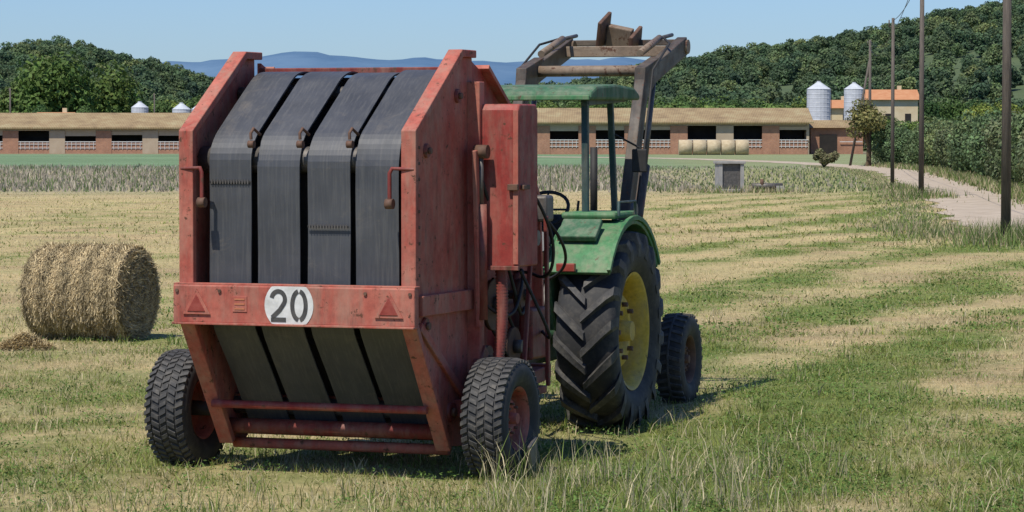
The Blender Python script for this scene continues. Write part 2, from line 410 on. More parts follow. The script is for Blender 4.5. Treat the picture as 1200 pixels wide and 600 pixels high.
# ------------------------------------------------------------ trees
def leafquads(P,N,size,cols,asp=.6):
    n=len(P); a=rng.normal(size=(n,3)); t=np.cross(N,a); t/=np.linalg.norm(t,axis=1)[:,None]+1e-9; b=np.cross(N,t)
    s=(size*(.6+.8*rng.random(n)))[:,None]
    V=np.empty((n,4,3)); V[:,0]=P-t*s;V[:,1]=P-b*s*asp;V[:,2]=P+t*s;V[:,3]=P+b*s*asp
    return V.reshape(-1,3),np.arange(4*n).reshape(n,4),np.repeat(cols,4,0)
def tree_mesh(name,seed,h,cw,leaf,nl,trunk=.25,base=(.07,.11,.03),mat='leaf',ncl=18):
    r=np.random.default_rng(seed)
    czc=h*(trunk+(1-trunk)/2); ch=h*(1-trunk)/2
    VV=[];FF=[];CC=[];o=0
    cl=[]
    for i in range(ncl):
        d=r.normal(size=3); d/=np.linalg.norm(d); rad=r.random()**.45*.72
        c=np.array([d[0]*cw/2*rad,d[1]*cw/2*rad,czc+d[2]*ch*rad]); 
        if c[2]>czc: c[:2]*=.85
        cr=(.2+.16*r.random())*min(cw,2*ch)*.85; cl.append((c,cr))
    per=nl//ncl
    for c,cr in cl:
        d=r.normal(size=(per,3)); d/=np.linalg.norm(d,axis=1)[:,None]
        rr=cr*(.55+.5*r.random(per)**.6)[:,None]; P=c+d*rr*np.array([1,1,.85])
        N=d*1.0+r.normal(size=(per,3))*.55+np.array([0,0,.3]); N/=np.linalg.norm(N,axis=1)[:,None]
        br=(.72+.6*r.random()); cols=np.array(base)*br*(.7+.6*r.random((per,1)))*(np.array([1.0,1,1])+r.normal(size=(per,3))*.05)
        v,f,c3=leafquads(P,N,leaf,cols); VV.append(v);FF.append(f+o);CC.append(c3);o+=len(v)
    tv=[];tf=[]
    def cone(p0,p1,r0,r1,n=7):
        p0=Vector(p0);p1=Vector(p1); q=(p1-p0).to_track_quat('Z','Y'); b=len(tv)
        for P,rr in ((p0,r0),(p1,r1)):
            for k in range(n):
                a=2*math.pi*k/n; tv.append(tuple(P+q@Vector((rr*math.cos(a),rr*math.sin(a),0))))
        for k in range(n): tf.append((b+k,b+(k+1)%n,b+n+(k+1)%n,b+n+k))
    tr=h*.022+.05
    cone((0,0,-.3),(0,0,h*trunk+.15*h),tr*1.3,tr*.8)
    for c,cr in cl[:9]: cone((0,0,h*trunk*random.uniform(.75,1.2)),c,tr*.6,tr*.15)
    V=np.concatenate(VV+[np.array(tv)]); F=np.concatenate(FF+[np.array(tf)+o])
    C=np.concatenate(CC+[np.tile([.10,.08,.06],(len(tv),1))])
    ob=bigmesh(name,V,F,M[mat],C); me=ob.data; bpy.data.objects.remove(ob); me.name=name
    return me
def inst(name,me,loc,s=1,parent=None,sz=None,rz=None):
    o=bpy.data.objects.new(name,me); o.location=loc; o.scale=(s,s,sz or s); o.rotation_euler=(0,0,random.uniform(0,6.28) if rz is None else rz)
    return link(o,parent)
G1=(.105,.155,.045);G2=(.075,.125,.045);G3=(.14,.195,.055)
big=[tree_mesh('tree_a',1,10,8.5,.28,5200,.14,G1,ncl=26),tree_mesh('tree_b',2,10,7,.28,4600,.16,G2,ncl=22),tree_mesh('tree_c',3,10,9,.28,5200,.12,G3,ncl=28)]
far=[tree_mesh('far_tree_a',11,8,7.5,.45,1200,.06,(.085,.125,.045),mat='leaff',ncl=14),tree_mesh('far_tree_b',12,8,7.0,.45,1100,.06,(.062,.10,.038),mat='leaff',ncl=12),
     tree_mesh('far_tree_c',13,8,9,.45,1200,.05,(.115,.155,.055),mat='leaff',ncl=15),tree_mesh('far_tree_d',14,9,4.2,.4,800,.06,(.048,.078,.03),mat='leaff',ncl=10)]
olive=[tree_mesh('olive_a',21,3.4,3.6,.085,8200,.03,(.125,.165,.085),ncl=26),tree_mesh('olive_b',22,3.4,3.2,.085,7400,.03,(.14,.17,.10),ncl=24)]
hedge=tree_mesh('hedge_plant',24,6,5,.25,3000,.03,(.13,.20,.06),ncl=18)

hx=[-420,-300,-217,-195,-175,-150,-125,-105,-90,-40,0,30,60,95,130,160,190,217,300,420]
hh=[40,  40,  30,  34,  31,  26,  19, 13, 12, 12, 13, 17,25,31, 35, 41, 48, 53, 58, 60]
def hillz(x,y):
    xx=np.asarray(x)*1300/np.asarray(y)
    H=np.interp(xx,hx,hh)+(fbm(x,y,90,40)-.5)*7
    return H*sst(620,1300,y)*(1-.25*sst(1320,1700,y))-1.5*(1-sst(600,680,y))
hxs=np.linspace(-420,420,120);hys=np.linspace(600,1700,80)
X,Y=np.meshgrid(hxs,hys); V=np.stack([X,Y,hillz(X,Y)],-1).reshape(-1,3)
I=(np.arange(79)[:,None]*120+np.arange(119)[None,:]).ravel(); F=np.stack([I,I+1,I+121,I+120],-1)
bigmesh('hills',V,F,M['hill'],smooth=True)
wood=empty('hillside_forest')
y=640.
while y<1340:
    hw=.185*y+15; x=-hw
    while x<hw:
        xx=x+random.uniform(-3,3);yy=y+random.uniform(-8,8)
        z=float(hillz(xx,yy))
        gap=float(fbm(xx,yy,60,77,3))
        if random.random()<(.98 if gap<.64 else .5):
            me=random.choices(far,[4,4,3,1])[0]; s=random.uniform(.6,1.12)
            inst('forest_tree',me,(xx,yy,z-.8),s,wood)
        x+=random.uniform(4.2,6.8)
    y+=19
belt=empty('distant_tree_row')
for (y,x0,x1,s0,s1,st) in ((430,-90,-54,.5,.75,5),(470,-95,-40,.55,.95,5.5),(540,-110,10,.55,.95,6),(600,-120,70,.6,1.0,5.5),(455,12,40,.70,.86,3.4),(520,20,110,.6,.9,4.5),(560,0,115,.6,.95,5),(490,62,95,.45,.65,4)):
    x=x0
    while x<x1:
        inst('row_tree',random.choice(big),(x,y+random.uniform(-5,5),-.3),random.uniform(s0,s1),belt); x+=st*random.uniform(.7,1.2)
hd=empty('tall_hedge')
x=17.
while x<37: inst('hedge_plant',hedge,(x,385+random.uniform(-1,1),-.2),random.uniform(1.12,1.22),hd); x+=2.3
hd=empty('field_hedge')
x=36.
while x<66: inst('hedge_plant',hedge,(x,420+random.uniform(-1,1),-.2),random.uniform(.6,.85),hd); x+=2.3
inst('broadleaf_tree',big[2],(-65.5,440,-.2),1.42,sz=1.5,rz=1)
inst('broadleaf_tree',big[0],(-59.5,452,-.2),1.25,rz=2.1)
inst('broadleaf_tree',big[1],(-72.5,450,-.2),1.1,rz=.3)
inst('broadleaf_tree',big[1],(-47,500,-.2),1.15,rz=.7)
inst('broadleaf_tree',big[0],(-41.5,505,-.2),1.0,rz=3.7)
inst('broadleaf_tree',tree_mesh('small_tree',31,5,3.4,.11,2600,.3,(.14,.15,.07),ncl=14),(24.6,212,0),1.0)
inst('dry_shrub',tree_mesh('dry_shrub_mesh',32,1.6,3.2,.12,1300,.02,(.26,.21,.12),ncl=9),(20.8,205,0),.8)
grove=empty('olive_grove')
for y in range(98,222,6):
    x0=float(roadx(y))+3.3
    k=0
    while x0+k*2.4<.185*y+4:
        inst('olive_tree',random.choice(olive),(x0+k*2.4+random.uniform(-.4,.4),y+random.uniform(-1.5,1.5),-.15),random.uniform(.84,1.08),grove); k+=1

m,nt,bs=newmat('haze_tinted_mountain'); t=nt.nodes.new('ShaderNodeTexCoord').outputs['Object']
nt.links.new(ramp(nt,noise(nt,.004,8,.65,t),[(.35,(.07,.135,.225)),(.65,(.12,.195,.285))]),bs.inputs['Base Color']); bs.inputs['Roughness'].default_value=1; bs.inputs['Specular IOR Level'].default_value=0  # distance haze is painted in as a bluish base colour
mx=np.linspace(-1500,1500,160); my=np.linspace(4200,5600,30)
X,Y=np.meshgrid(mx,my)
prof=np.interp(X,[-1500,-620,-450,-330,-200,-50,60,250,1500],[90,116,134,130,128,136,128,116,100])+(fbm(X,Y*0,160,50,5)-.5)*40
Zm=prof*sst(4200,5000,Y)*(1-.5*sst(5050,5600,Y))+(fbm(X,Y,220,51,4)-.5)*26*sst(4300,4800,Y)
V=np.stack([X,Y,Zm-2],-1).reshape(-1,3); I=(np.arange(29)[:,None]*160+np.arange(159)[None,:]).ravel()
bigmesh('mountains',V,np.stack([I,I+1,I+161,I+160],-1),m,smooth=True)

# ------------------------------------------------------------ farm buildings
m,nt,bs=newmat('barn_roof'); v=objco(nt)
wv=nt.nodes.new('ShaderNodeTexWave'); wv.inputs['Scale'].default_value=1.6; nt.links.new(v,wv.inputs['Vector'])
c=ramp(nt,noise(nt,.5,8,.7,v),[(.3,(.20,.135,.07)),(.5,(.31,.22,.11)),(.72,(.38,.32,.17))])
nt.links.new(c,bs.inputs['Base Color']); bs.inputs['Roughness'].default_value=.9; bump(nt,bs,wv.outputs['Fac'],.6,.08); M['broof']=m
m,nt,bs=newmat('barn_brick'); v=objco(nt)
br=nt.nodes.new('ShaderNodeTexBrick'); br.inputs['Scale'].default_value=3; br.inputs['Color1'].default_value=(.38,.18,.10,1); br.inputs['Color2'].default_value=(.31,.14,.08,1); br.inputs['Mortar'].default_value=(.38,.31,.23,1); br.inputs['Mortar Size'].default_value=.015
mp=nt.nodes.new('ShaderNodeMapping'); mp.inputs['Rotation'].default_value=(R(90),0,0); nt.links.new(v,mp.inputs['Vector']); nt.links.new(mp.outputs[0],br.inputs['Vector'])
nt.links.new(mix(nt,1.0,br.outputs['Color'],ramp(nt,noise(nt,.7,6,.6,v),[(.3,(.75,.75,.75)),(.7,(1.2,1.2,1.2))]),'MULTIPLY'),bs.inputs['Base Color']); bs.inputs['Roughness'].default_value=.9; M['brick']=m
M['plaster']=simple('barn_plaster',(.36,.27,.18),(.46,.37,.26),.8,.9)
M['cream']=simple('cream_wall',(.55,.42,.24),(.66,.55,.36),.6,.9)
M['tile']=simple('roof_tile',(.42,.17,.07),(.50,.25,.12),1.2,.85)
M['galv']=simple('galvanised',(.42,.44,.46),(.58,.60,.62),1.5,.5,.1)
M['dark']=simple('painted_dark_interior',(.012,.010,.009),(.03,.025,.02),1,.95)  # near-black base colour, stands in for shade behind openings
def barn(x0,x1,y,dep,eave,ridge,bay,openfr=.68,sill=1.5):
    L=x1-x0; e=empty('brick_barn',(x0,y,0))
    box('back_wall',(L/2,dep,eave/2),(L,.3,eave),M['brick'],e,0)
    box('interior_shade_wall',(L/2,2.2,eave/2-.2),(L-.8,.2,eave-.5),M['dark'],e,0)  # wall painted near-black so the barn openings look deep in shade
    for u in (0,L):
        vv=[(u-.15,0,0),(u-.15,dep,0),(u-.15,dep,eave),(u-.15,dep/2,ridge),(u-.15,0,eave)]
        vv+=[(a+.3,b,c) for a,b,c in vv]
        mobj('gable_wall',vv,[(0,1,2,3,4),(9,8,7,6,5),(0,5,6,1),(1,6,7,2),(2,7,8,3),(3,8,9,4),(4,9,5,0)],M['plaster'],e)
    for s,(ya,yb) in enumerate(((-.7,dep/2),(dep+.7,dep/2))):
        za=eave-.7*(ridge-eave)/(dep/2)+.1; zb=ridge+.1
        vv=[(-.6,ya,za),(L+.6,ya,za),(L+.6,yb,zb),(-.6,yb,zb)]; vv+=[(a,b,c+.16) for a,b,c in vv]
        mobj('roof_slope',vv,[(3,2,1,0),(4,5,6,7),(0,1,5,4),(1,2,6,5),(2,3,7,6),(3,0,4,7)],M['broof'],e)
    n=int(round(L/bay)); b=L/n
    box('lintel_beam',(L/2,.05,eave-.16),(L-.4,.26,.34),M['plaster'],e,0)
    for i in range(n):
        u=i*b; ow=b*openfr
        box('pier',(u+(b-ow)/2,0,eave/2-.17),(b-ow-.02,.3,eave-.34),random.choice([M['brick'],M['brick'],M['brick'],M['plaster']]),e,0)
        box('sill_wall',(u+b-ow/2,.02,sill*.5),(ow,.2,sill),M['brick'],e,0)
        box('opening_frame',(u+b-ow/2,-.06,sill+.03),(ow+.1,.16,.08),M['white'],e,0)
        for r_ in range(2): box('rail',(u+b-ow/2,-.14,sill-.25-.45*r_),(ow,.05,.06),M['white'],e,0)
        for k in range(7): box('rail_post',(u+b-ow+ow*(k+.5)/7,-.15,sill-.45),(.05,.04,.85),M['white'],e,0)
        if random.random()<.6: box('shutter',(u+b-ow/2,-.02,eave-.6),(ow,.05,.3+.4*random.random()),M['plaster'],e,0)
    return e
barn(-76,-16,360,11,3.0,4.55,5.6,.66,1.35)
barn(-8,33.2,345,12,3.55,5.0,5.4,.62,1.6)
e=empty('farm_shed',(34.2,352,0))
box('wall',(3,3,1.5),(6,6,3),M['brick'],e,0); box('door',(2,-.04,1.1),(2,.1,2.2),M['dark'],e,0)
mobj('roof',[(-.3,-.5,3),(6.3,-.5,3),(6.3,3,3.9),(-.3,3,3.9),(6.3,6.5,3),(-.3,6.5,3)],[(0,1,2,3),(3,2,4,5)],M['broof'],e)
box('rail',(4.6,-.2,1.4),(2.6,.06,.08),M['white'],e,0)
def silo(x,y,r,z0,z1,zt):
    e=empty('feed_silo',(x,y,0))
    n=20
    pr=[(0.25,z0-1.6),(r,z0)]
    for k in range(9):
        z=z0+(z1-z0)*k/8; pr+=[(r,z),(r*1.015,z+.05),(r,z+.1)]
    pr+=[(r*1.03,z1+.1),(.25,zt-.15),(.25,zt),(0,zt)]
    vv=[];ff=[]
    for i in range(n):
        a=2*math.pi*i/n
        for q,z in pr: vv.append((q*math.cos(a),q*math.sin(a),z))
    mm=len(pr)
    for i in range(n):
        for j in range(mm-1): a=i*mm+j;b=((i+1)%n)*mm+j; ff.append((a,b,b+1,a+1))
    mobj('bin',vv,ff,M['galv'],e)
    for k in range(4):
        a=math.pi/4+k*math.pi/2; cyl('leg',(r*.95*math.cos(a),r*.95*math.sin(a),0),(r*.95*math.cos(a),r*.95*math.sin(a),z0+.3),.07,M['galv'],e,n=8)
    tube('ladder',[(r+.05,-.3,.5),(r+.05,-.3,z1)],.03,M['steel'],e)
silo(37.1,372,1.45,3.4,7.6,8.7); silo(43.6,392,1.3,3.6,7.9,8.9)
silo(-47.8,395,1.1,2.8,5.6,6.5); silo(-43,400,1.2,2.8,5.4,6.4); silo(-40.5,400,1.2,2.8,5.4,6.4)
def house(x,y,w,d,h,rr,name='farm_house',mat='cream'):
    e=empty(name,(x,y,0))
    box('walls',(0,0,h/2),(w,d,h),M[mat],e,0)
    mobj('roof',[(-w/2-.4,-d/2-.5,h-.1),(w/2+.4,-d/2-.5,h-.1),(w/2+.4,0,h+rr),(-w/2-.4,0,h+rr),(w/2+.4,d/2+.5,h-.1),(-w/2-.4,d/2+.5,h-.1)],[(0,1,2,3),(3,2,4,5)],M['tile'],e)
    for u in (-w/2,w/2): mobj('gable',[(u,-d/2,h),(u,d/2,h),(u,0,h+rr-.05)],[(0,1,2)],M[mat],e)
    k=max(2,int(w/3)); 
    for i in range(k):
        for z in ([1.4,4.3] if h>5 else [1.4]):
            if z<h-1: box('window',(-w/2+w*(i+.5)/k,-d/2-.03,z+.5),(.9,.1,1.2),M['dark'],e,0)
    box('chimney',(w*.25,d*.1,h+rr),(.6,.6,1.2),M[mat],e,0)
house(57,470,9,8,7.6,1.5); house(50,478,6,7,6.4,1.2); house(-63,425,4.5,6,4.3,1.0); house(-55.5,640,6,6,6,1.2)
for k,x in enumerate((46,51,55,60,64)): inst('garden_tree',big[k%3],(x,455+3*(k%2),-.2),.42+.06*(k%3))
M['strawp']=simple('stored_straw',(.38,.29,.17),(.55,.45,.29),3,.95,.6,.05)
e=empty('stacked_round_bales',(0,0,0))
for i in range(5):
    cx=19.0+i*1.55; cyl('bale_%d'%i,(cx-.72,337,.8),(cx+.72,337,.8),.85,M['strawp'],e,n=28)

e=empty('utility_cabinet',(8.35,118,0),R(8))
box('wall_side',(-.42,0,.55),(.14,.8,1.1),M['concrete'],e,.01); box('wall_side2',(.42,0,.55),(.14,.8,1.1),M['concrete'],e,.01)
box('back',(0,.3,.55),(.7,.12,1.1),M['concrete'],e,.01); box('top',(0,0,1.14),(1.08,.9,.1),M['concrete'],e,.01)
box('door',(0,-.3,.55),(.69,.04,1.06),M['steel'],e,.005); box('plinth',(0,-.1,.06),(1.3,1.2,.12),M['concrete'],e,.01)
e=empty('irrigation_pipe',(9.4,118,0)); cyl('pipe',(-.2,0,.22),(1.0,.2,.22),.12,M['steel'],e); cyl('valve',(.2,.02,.2),(.2,.02,.5),.07,M['rust'],e); box('support',(.9,.2,.12),(.3,.4,.24),M['concrete'],e)

def pole(x,y,h,r,brace=None,lean=0):
    e=empty('utility_pole',(x,y,0))
    cyl('post',(0,0,-.3),(lean,0,h),r,M['wood'],e,r*.72,n=16)
    if brace: cyl('brace',(brace,0,-.2),(lean*.8,0,h*.86),r*.8,M['wood'],e,r*.6,n=10)
    cyl('insulator_pin',(lean-.16,0,h-.35),(lean-.16,0,h-.08),.03,M['steel'],e,n=8); box('bracket',(lean-.08,0,h-.35),(.2,.04,.04),M['steel'],e,0)
pole(9.97,62,8.2,.105); pole(14.25,107,8.4,.10); pole(15.35,124,6.9,.085); pole(24.9,214,8.8,.12,brace=-1.4)
def wire(a,b,sag,name='power_line'):
    a=Vector(a);b=Vector(b);pts=[]
    for i in range(17):
        t=i/16; p=a.lerp(b,t); p.z-=sag*4*t*(1-t); pts.append(tuple(p))
    tube(name,pts,.012,M['black'])
wire((9.97,62,8.1),(14.25,107,8.3),.7); wire((14.25,107,8.3),(24.9,214,8.7),1.4); wire((14.25,107,7.9),(15.35,124,6.8),.3); wire((9.97,62,7.8),(13.5,20,8.4),.5)
wire((15.35,124,6.6),(24.9,214,8.3),.9)
for x,y in ((-50,430),(-62,380)): pole(x,y,8,.12)

# ------------------------------------------------------------ round bale
def straw_bale(name,loc,rz,rad,L):
    e=empty(name,loc,rz)
    n=96;k=26; V=[];F=[];C=[]
    r=np.random.default_rng(5)
    prof=[(-L/2,0.0),(-L/2,rad*.25),(-L/2-.02,rad*.55),(-L/2-.01,rad*.85)]
    for j in range(k): 
        t=j/(k-1); ed=min(t,1-t); prof.append((-L/2+L*t, rad*(.94+.06*min(1,ed*7)**.7)))
    prof+=[(L/2+.01,rad*.85),(L/2+.02,rad*.55),(L/2,rad*.25),(L/2,0)]
    m_=len(prof)
    for i in range(n):
        a=2*np.pi*i/n
        for j,(u,q) in enumerate(prof):
            nz=float(fbm(np.array(u*3+5),np.array(math.sin(a)*1.3+math.cos(a)*.7),.35,60,4))-.5
            q2=q*(1+.12*nz)+(.012*math.sin(u*26+nz*9) if 4<=j<m_-4 else 0)
            y_=q2*math.cos(a); z_=rad*.96+q2*math.sin(a)*.97; z_=max(z_,0.0)
            V.append((u+.03*nz,y_,z_)); s=.6+.5*r.random(); C.append((.40*s,.30*s,.16*s))
    for i in range(n):
        for j in range(m_-1): a_=i*m_+j;b_=((i+1)%n)*m_+j; F.append((a_,a_+1,b_+1,b_))
    bigmesh('bale_body',np.array(V),np.array(F),M['straw'],np.array(C),e,smooth=True)
    ns=36000; a=r.random(ns)*2*np.pi; onend=r.random(ns)<.3
    u=np.where(onend,np.where(r.random(ns)<.5,-1,1)*(L/2+.02),(r.random(ns)-.5)*L); q=np.where(onend,rad*np.sqrt(r.random(ns))*.96,rad*(.98+.06*fbm(u*4,a*2,.4,71)))
    P=np.stack([u,q*np.cos(a),rad*.96+q*np.sin(a)*.97],-1)
    nor=np.where(onend[:,None],np.stack([np.sign(u),0*u,0*u],-1),np.stack([0*u,np.cos(a),np.sin(a)],-1))
    tan=np.stack([0*u,-np.sin(a),np.cos(a)],-1)
    d=tan+r.normal(size=(ns,3))*.45+nor*(.5*r.random((ns,1))**2); d/=np.linalg.norm(d,axis=1)[:,None]
    ln=(.04+.13*r.random(ns))[:,None]; sd=np.cross(d,nor+r.normal(size=(ns,3))*.3); sd/=np.linalg.norm(sd,axis=1)[:,None]; w_=.0035
    VV=np.empty((ns,4,3)); VV[:,0]=P-d*ln/2-sd*w_;VV[:,1]=P-d*ln/2+sd*w_;VV[:,2]=P+d*ln/2+sd*w_*.6;VV[:,3]=P+d*ln/2-sd*w_*.6
    VV[...,2]=np.maximum(VV[...,2],.0)
    band_=.7+.5*np.clip(np.sin(u*26)*.5+.5,0,1)*np.where(onend,0,1)+.35*onend*(.5+.5*np.sin(q*42+a))
    br=(.35+.75*r.random((ns,1)))*(.7+.6*fbm(u*3,a*2,.4,70)[:,None])*band_[:,None]; cc=np.array([.64,.51,.29])*br
    bigmesh('straw_strands',VV.reshape(-1,3),np.arange(4*ns).reshape(ns,4),M['straw'],np.repeat(cc,4,0),e)
straw_bale('round_straw_bale',(-4.53,33,0),R(-19),.515,1.10)
ns=5000; a=rng.random(ns)*2*np.pi; q=rng.random(ns)**.7; px=-5.0+.3*q*np.cos(a); py=31.4+.25*q*np.sin(a); pz=.02+.17*(1-q)*rng.random(ns)
d=rng.normal(size=(ns,3)); d[:,2]*=.4; d/=np.linalg.norm(d,axis=1)[:,None]; P=np.stack([px,py,pz],-1); ln=(.03+.06*rng.random(ns))[:,None]; sd=np.cross(d,[0,0,1.]); 
VV=np.empty((ns,4,3));VV[:,0]=P-d*ln-sd*.004;VV[:,1]=P-d*ln+sd*.004;VV[:,2]=P+d*ln+sd*.004;VV[:,3]=P+d*ln-sd*.004
bigmesh('straw_pile',VV.reshape(-1,3),np.arange(4*ns).reshape(ns,4),M['straw'],np.repeat(np.array([.58,.46,.25])*(.5+.7*rng.random((ns,1))),4,0))

# ------------------------------------------------------------ wheels
def tyre(name,c,Rr,w,rim,parent,kind,rimmat,side):
    h=Rr-rim
    pr=[(-w*.36,rim),(-w*.46,rim+h*.22),(-w*.5,rim+h*.5),(-w*.47,rim+h*.78),(-w*.40,rim+h*.93),(-w*.2,Rr*.985),(0,Rr*.99),(w*.2,Rr*.985),(w*.40,rim+h*.93),(w*.47,rim+h*.78),(w*.5,rim+h*.5),(w*.46,rim+h*.22),(w*.36,rim)]
    if kind=='lug': pr=[(u,r if r<rim+h*.9 else r-.022) for u,r in pr]
    revolve(name+'_tyre',pr,c,M['tyre'],parent,72)
    V=[];F=[]
    def block(secs):
        b=len(V)
        for (u,a0,a1,rb,rt,ut) in secs:
            for (a,r_,uu) in ((a0,rb,u),(a1,rb,u),(a1+(a0-a1)*.14,rt,ut),(a0-(a0-a1)*.14,rt,ut)):
                V.append((c[0]+uu,c[1]+r_*math.cos(a),c[2]+r_*math.sin(a)))
        n=len(secs)
        for i in range(n-1):
            for k in range(4):
                F.append((b+i*4+k,b+i*4+(k+1)%4,b+(i+1)*4+(k+1)%4,b+(i+1)*4+k))
        F.append((b,b+1,b+2,b+3)); F.append((b+(n-1)*4+3,b+(n-1)*4+2,b+(n-1)*4+1,b+(n-1)*4))
    if kind=='lug':
        n=18
        for s in (-1,1):
            for i in range(n):
                a=2*math.pi*(i+(.5 if s>0 else 0))/n; secs=[]
                for t in (-.06,.25,.5,.75,.95,1.12):
                    u=s*w*.5*min(t,.98) if t<1 else s*w*.5
                    an=a- .31*t**.9 if t>0 else a
                    wd=(.036+.012*t)/Rr
                    dr=0 if t<.8 else (.012 if t<1 else .10)
                    secs.append((u,an-wd,an+wd,Rr*.95-dr*1.2-(.02 if t>.9 else 0),Rr*1.02-dr*1.0,u if t<1 else s*w*.515))
                block(secs)
    elif kind=='block':
        n=44
        for row,(u0,u1) in enumerate(((-.46,-.30),(-.27,-.10),(-.075,.075),(.10,.27),(.30,.46))):
            for i in range(n):
                a=2*math.pi*(i+.5*(row%2))/n; wd=2*math.pi/n*.34; sk=.03*(1 if row%2 else -1)
                dr0=.012 if abs(u0)>.4 else 0; dr1=.012 if abs(u1)>.4 else 0
                block([(u0*w,a-wd-sk,a+wd-sk,Rr*.965-dr0,Rr*1.012-dr0,u0*w),(u1*w,a-wd+sk,a+wd+sk,Rr*.965-dr1,Rr*1.012-dr1,u1*w)])
    else:
        n=30
        for s in (-1,1):
            for i in range(n):
                a=2*math.pi*(i+(.5 if s>0 else 0))/n
                block([(s*w*.03,a-.05,a+.05,Rr*.97,Rr*1.015,s*w*.03),(s*w*.45,a+.02,a+.12,Rr*.95,Rr*.995,s*w*.45)])
        revolve(name+'_centre_rib',[(-w*.05,Rr*.98),(-w*.04,Rr*1.015),(w*.04,Rr*1.015),(w*.05,Rr*.98)],c,M['lug'],parent,60)
    o=mobj(name+'_tread',V,F,M['lug'],parent); recalc(o)
    s=side
    revolve(name+'_rim',[(-w*.40,rim*1.03),(-w*.38,rim*.97),(-w*.2,rim*.93),(w*.2,rim*.93),(w*.38,rim*.97),(w*.40,rim*1.03)],c,rimmat,parent,56)
    revolve(name+'_disc',[(s*w*.02,rim*.95),(s*w*.06,rim*.75),(s*w*.20,rim*.6),(s*w*.22,rim*.36),(s*w*.10,rim*.30),(s*w*.12,rim*.05),(s*w*.12,0)],c,rimmat,parent,48)
    cyl(name+'_hub',(c[0]+s*w*.05,c[1],c[2]),(c[0]+s*w*.38,c[1],c[2]),rim*.2,rimmat,parent,rim*.17)
    for k in range(8):
        a=2*math.pi*k/8; y_=c[1]+rim*.46*math.cos(a);z_=c[2]+rim*.46*math.sin(a)
        cyl(name+'_bolt_%d'%k,(c[0]+s*w*.18,y_,z_),(c[0]+s*w*.30,y_,z_),rim*.045,M['rust'],parent,n=6)

# ------------------------------------------------------------ BALER
B=empty('round_baler',(-1.14,19.95,0),R(-20))
cont=[(-.02,.20),(-.60,1.02),(-.60,2.20),(.18,2.70)]
plate=cont+[(.40,2.70),(.44,.30),(.25,.18)]
for s in (-1,1):
    prism('tailgate_side_plate',plate,s*.765,s*.79,M['redf'],B,.004)
    band('tailgate_flange',cont+[(.42,2.70)],-.05,s*.715,s*.815,M['redf'],B,.006)
    box('side_rib',(s*.81,-.12,1.13),(.05,.92,.13),M['redf'],B)
    beam('side_brace',(s*.80,-.55,1.0),(s*.80,.3,.45),.03,.06,M['redf'],B)
    box('side_post',(s*.83,.36,1.42),(.09,.09,2.25),M['redf'],B)
    for k in range(9):
        cyl('bolt_head',(s*.79,-.545,1.32+.1*k),(s*.80,-.545,1.32+.1*k),.011,M['rust'],B,n=6)
    body=[(.45,.34),(.45,2.68),(.62,2.62),(1.2,2.28),(1.62,1.75),(1.7,.85),(1.35,.42)]
    prism('body_side_plate',body,s*.74,s*.77,M['red'],B,.004)
    band('body_flange',[(.62,2.66),(1.2,2.31),(1.64,1.77),(1.72,.85)],.03,s*.72,s*.83,M['redf'],B)
    for (v_,z_,r_) in ((.12,2.45,.05),(-.42,2.1,.05),(.0,.42,.07),(-.45,1.0,.06),(.75,2.3,.07),(.95,.6,.09),(1.3,1.2,.08)):
        cyl('bearing_housing',(s*.77,v_,z_),(s*.81,v_,z_),r_,M['redd'],B,r_*.85); cyl('bearing_cap',(s*.81,v_,z_),(s*.83,v_,z_),r_*.4,M['rust'],B,n=12)
bpath=[( .10,.30),(-.515,1.03),(-.515,2.14),(.22,2.615),(.55,2.60)]
bp=roundpts(bpath,.14,7)
bw=.292;gap=.048; tot=4*bw+3*gap
for i in range(4):
    u0=-tot/2+i*(bw+gap)-.005*(i%2)
    jig=.006*(i%3)
    # belts ripple slightly
    pts=[]
    dense=[]
    for a_,b_ in zip(bp[:-1],bp[1:]):
        L_=math.dist(a_,b_); k_=max(1,int(L_/.12))
        for j in range(k_): dense.append((a_[0]+(b_[0]-a_[0])*j/k_,a_[1]+(b_[1]-a_[1])*j/k_))
    dense.append(bp[-1])
    rr_=random.Random(i)
    ph=rr_.random()*6
    pts=[(a+jig+.004*math.sin(j*.9+ph),b-jig+.003*math.sin(j*.7+ph)) for j,(a,b) in enumerate(dense)]
    o=band('belt_%d'%i,pts,-.012,u0,u0+bw,M['belt'],B,0); 
    inner=roundpts([(.14,.46),(-.36,1.1),(-.36,2.02),(.22,2.42),(.55,2.4)],.12,4)
    band('inner_belt_%d'%i,inner,-.01,u0+.01,u0+bw-.01,M['black'],B,0)
    for zz in {0:(1.9,),1:(),2:(1.62,),3:()}[i]:
        box('belt_lacing',(u0+bw/2,-.532,zz),(bw-.01,.006,.014),M['black'],B,.002)
        for k in range(14): box('lacing_staple',(u0+.02+k*(bw-.04)/13,-.5345,zz),(.007,.004,.03),M['steel'],B,0)
for (v_,z_,r_) in ((.16,2.47,.045),(-.40,2.04,.085),(-.41,1.10,.08),(.09,.42,.06),(.5,2.5,.08)):
    cyl('roller',(-.76,v_,z_),(.76,v_,z_),r_,M['steel'],B,n=28)
box('chamber_shade_sheet',(0,-.2,1.5),(1.5,.02,1.3),M['black'],B,0)  # black sheet added so the belt gaps show a shaded chamber
box('chamber_top',(0,.9,2.18),(1.46,.9,.03),M['redd'],B,0)
for i in range(3):
    u=-tot/2+(i+1)*(bw+gap)-gap/2
    tube('belt_guide_%d'%i,[(u,-.44,2.20),(u,-.54,2.24),(u-.008,-.565,2.21),(u-.008,-.56,2.17)],.010,M['rust'],B)
    cyl('guide_roller_%d'%i,(u-.028,-.555,2.14),(u+.012,-.555,2.14),.024,M['rust'],B,n=12)
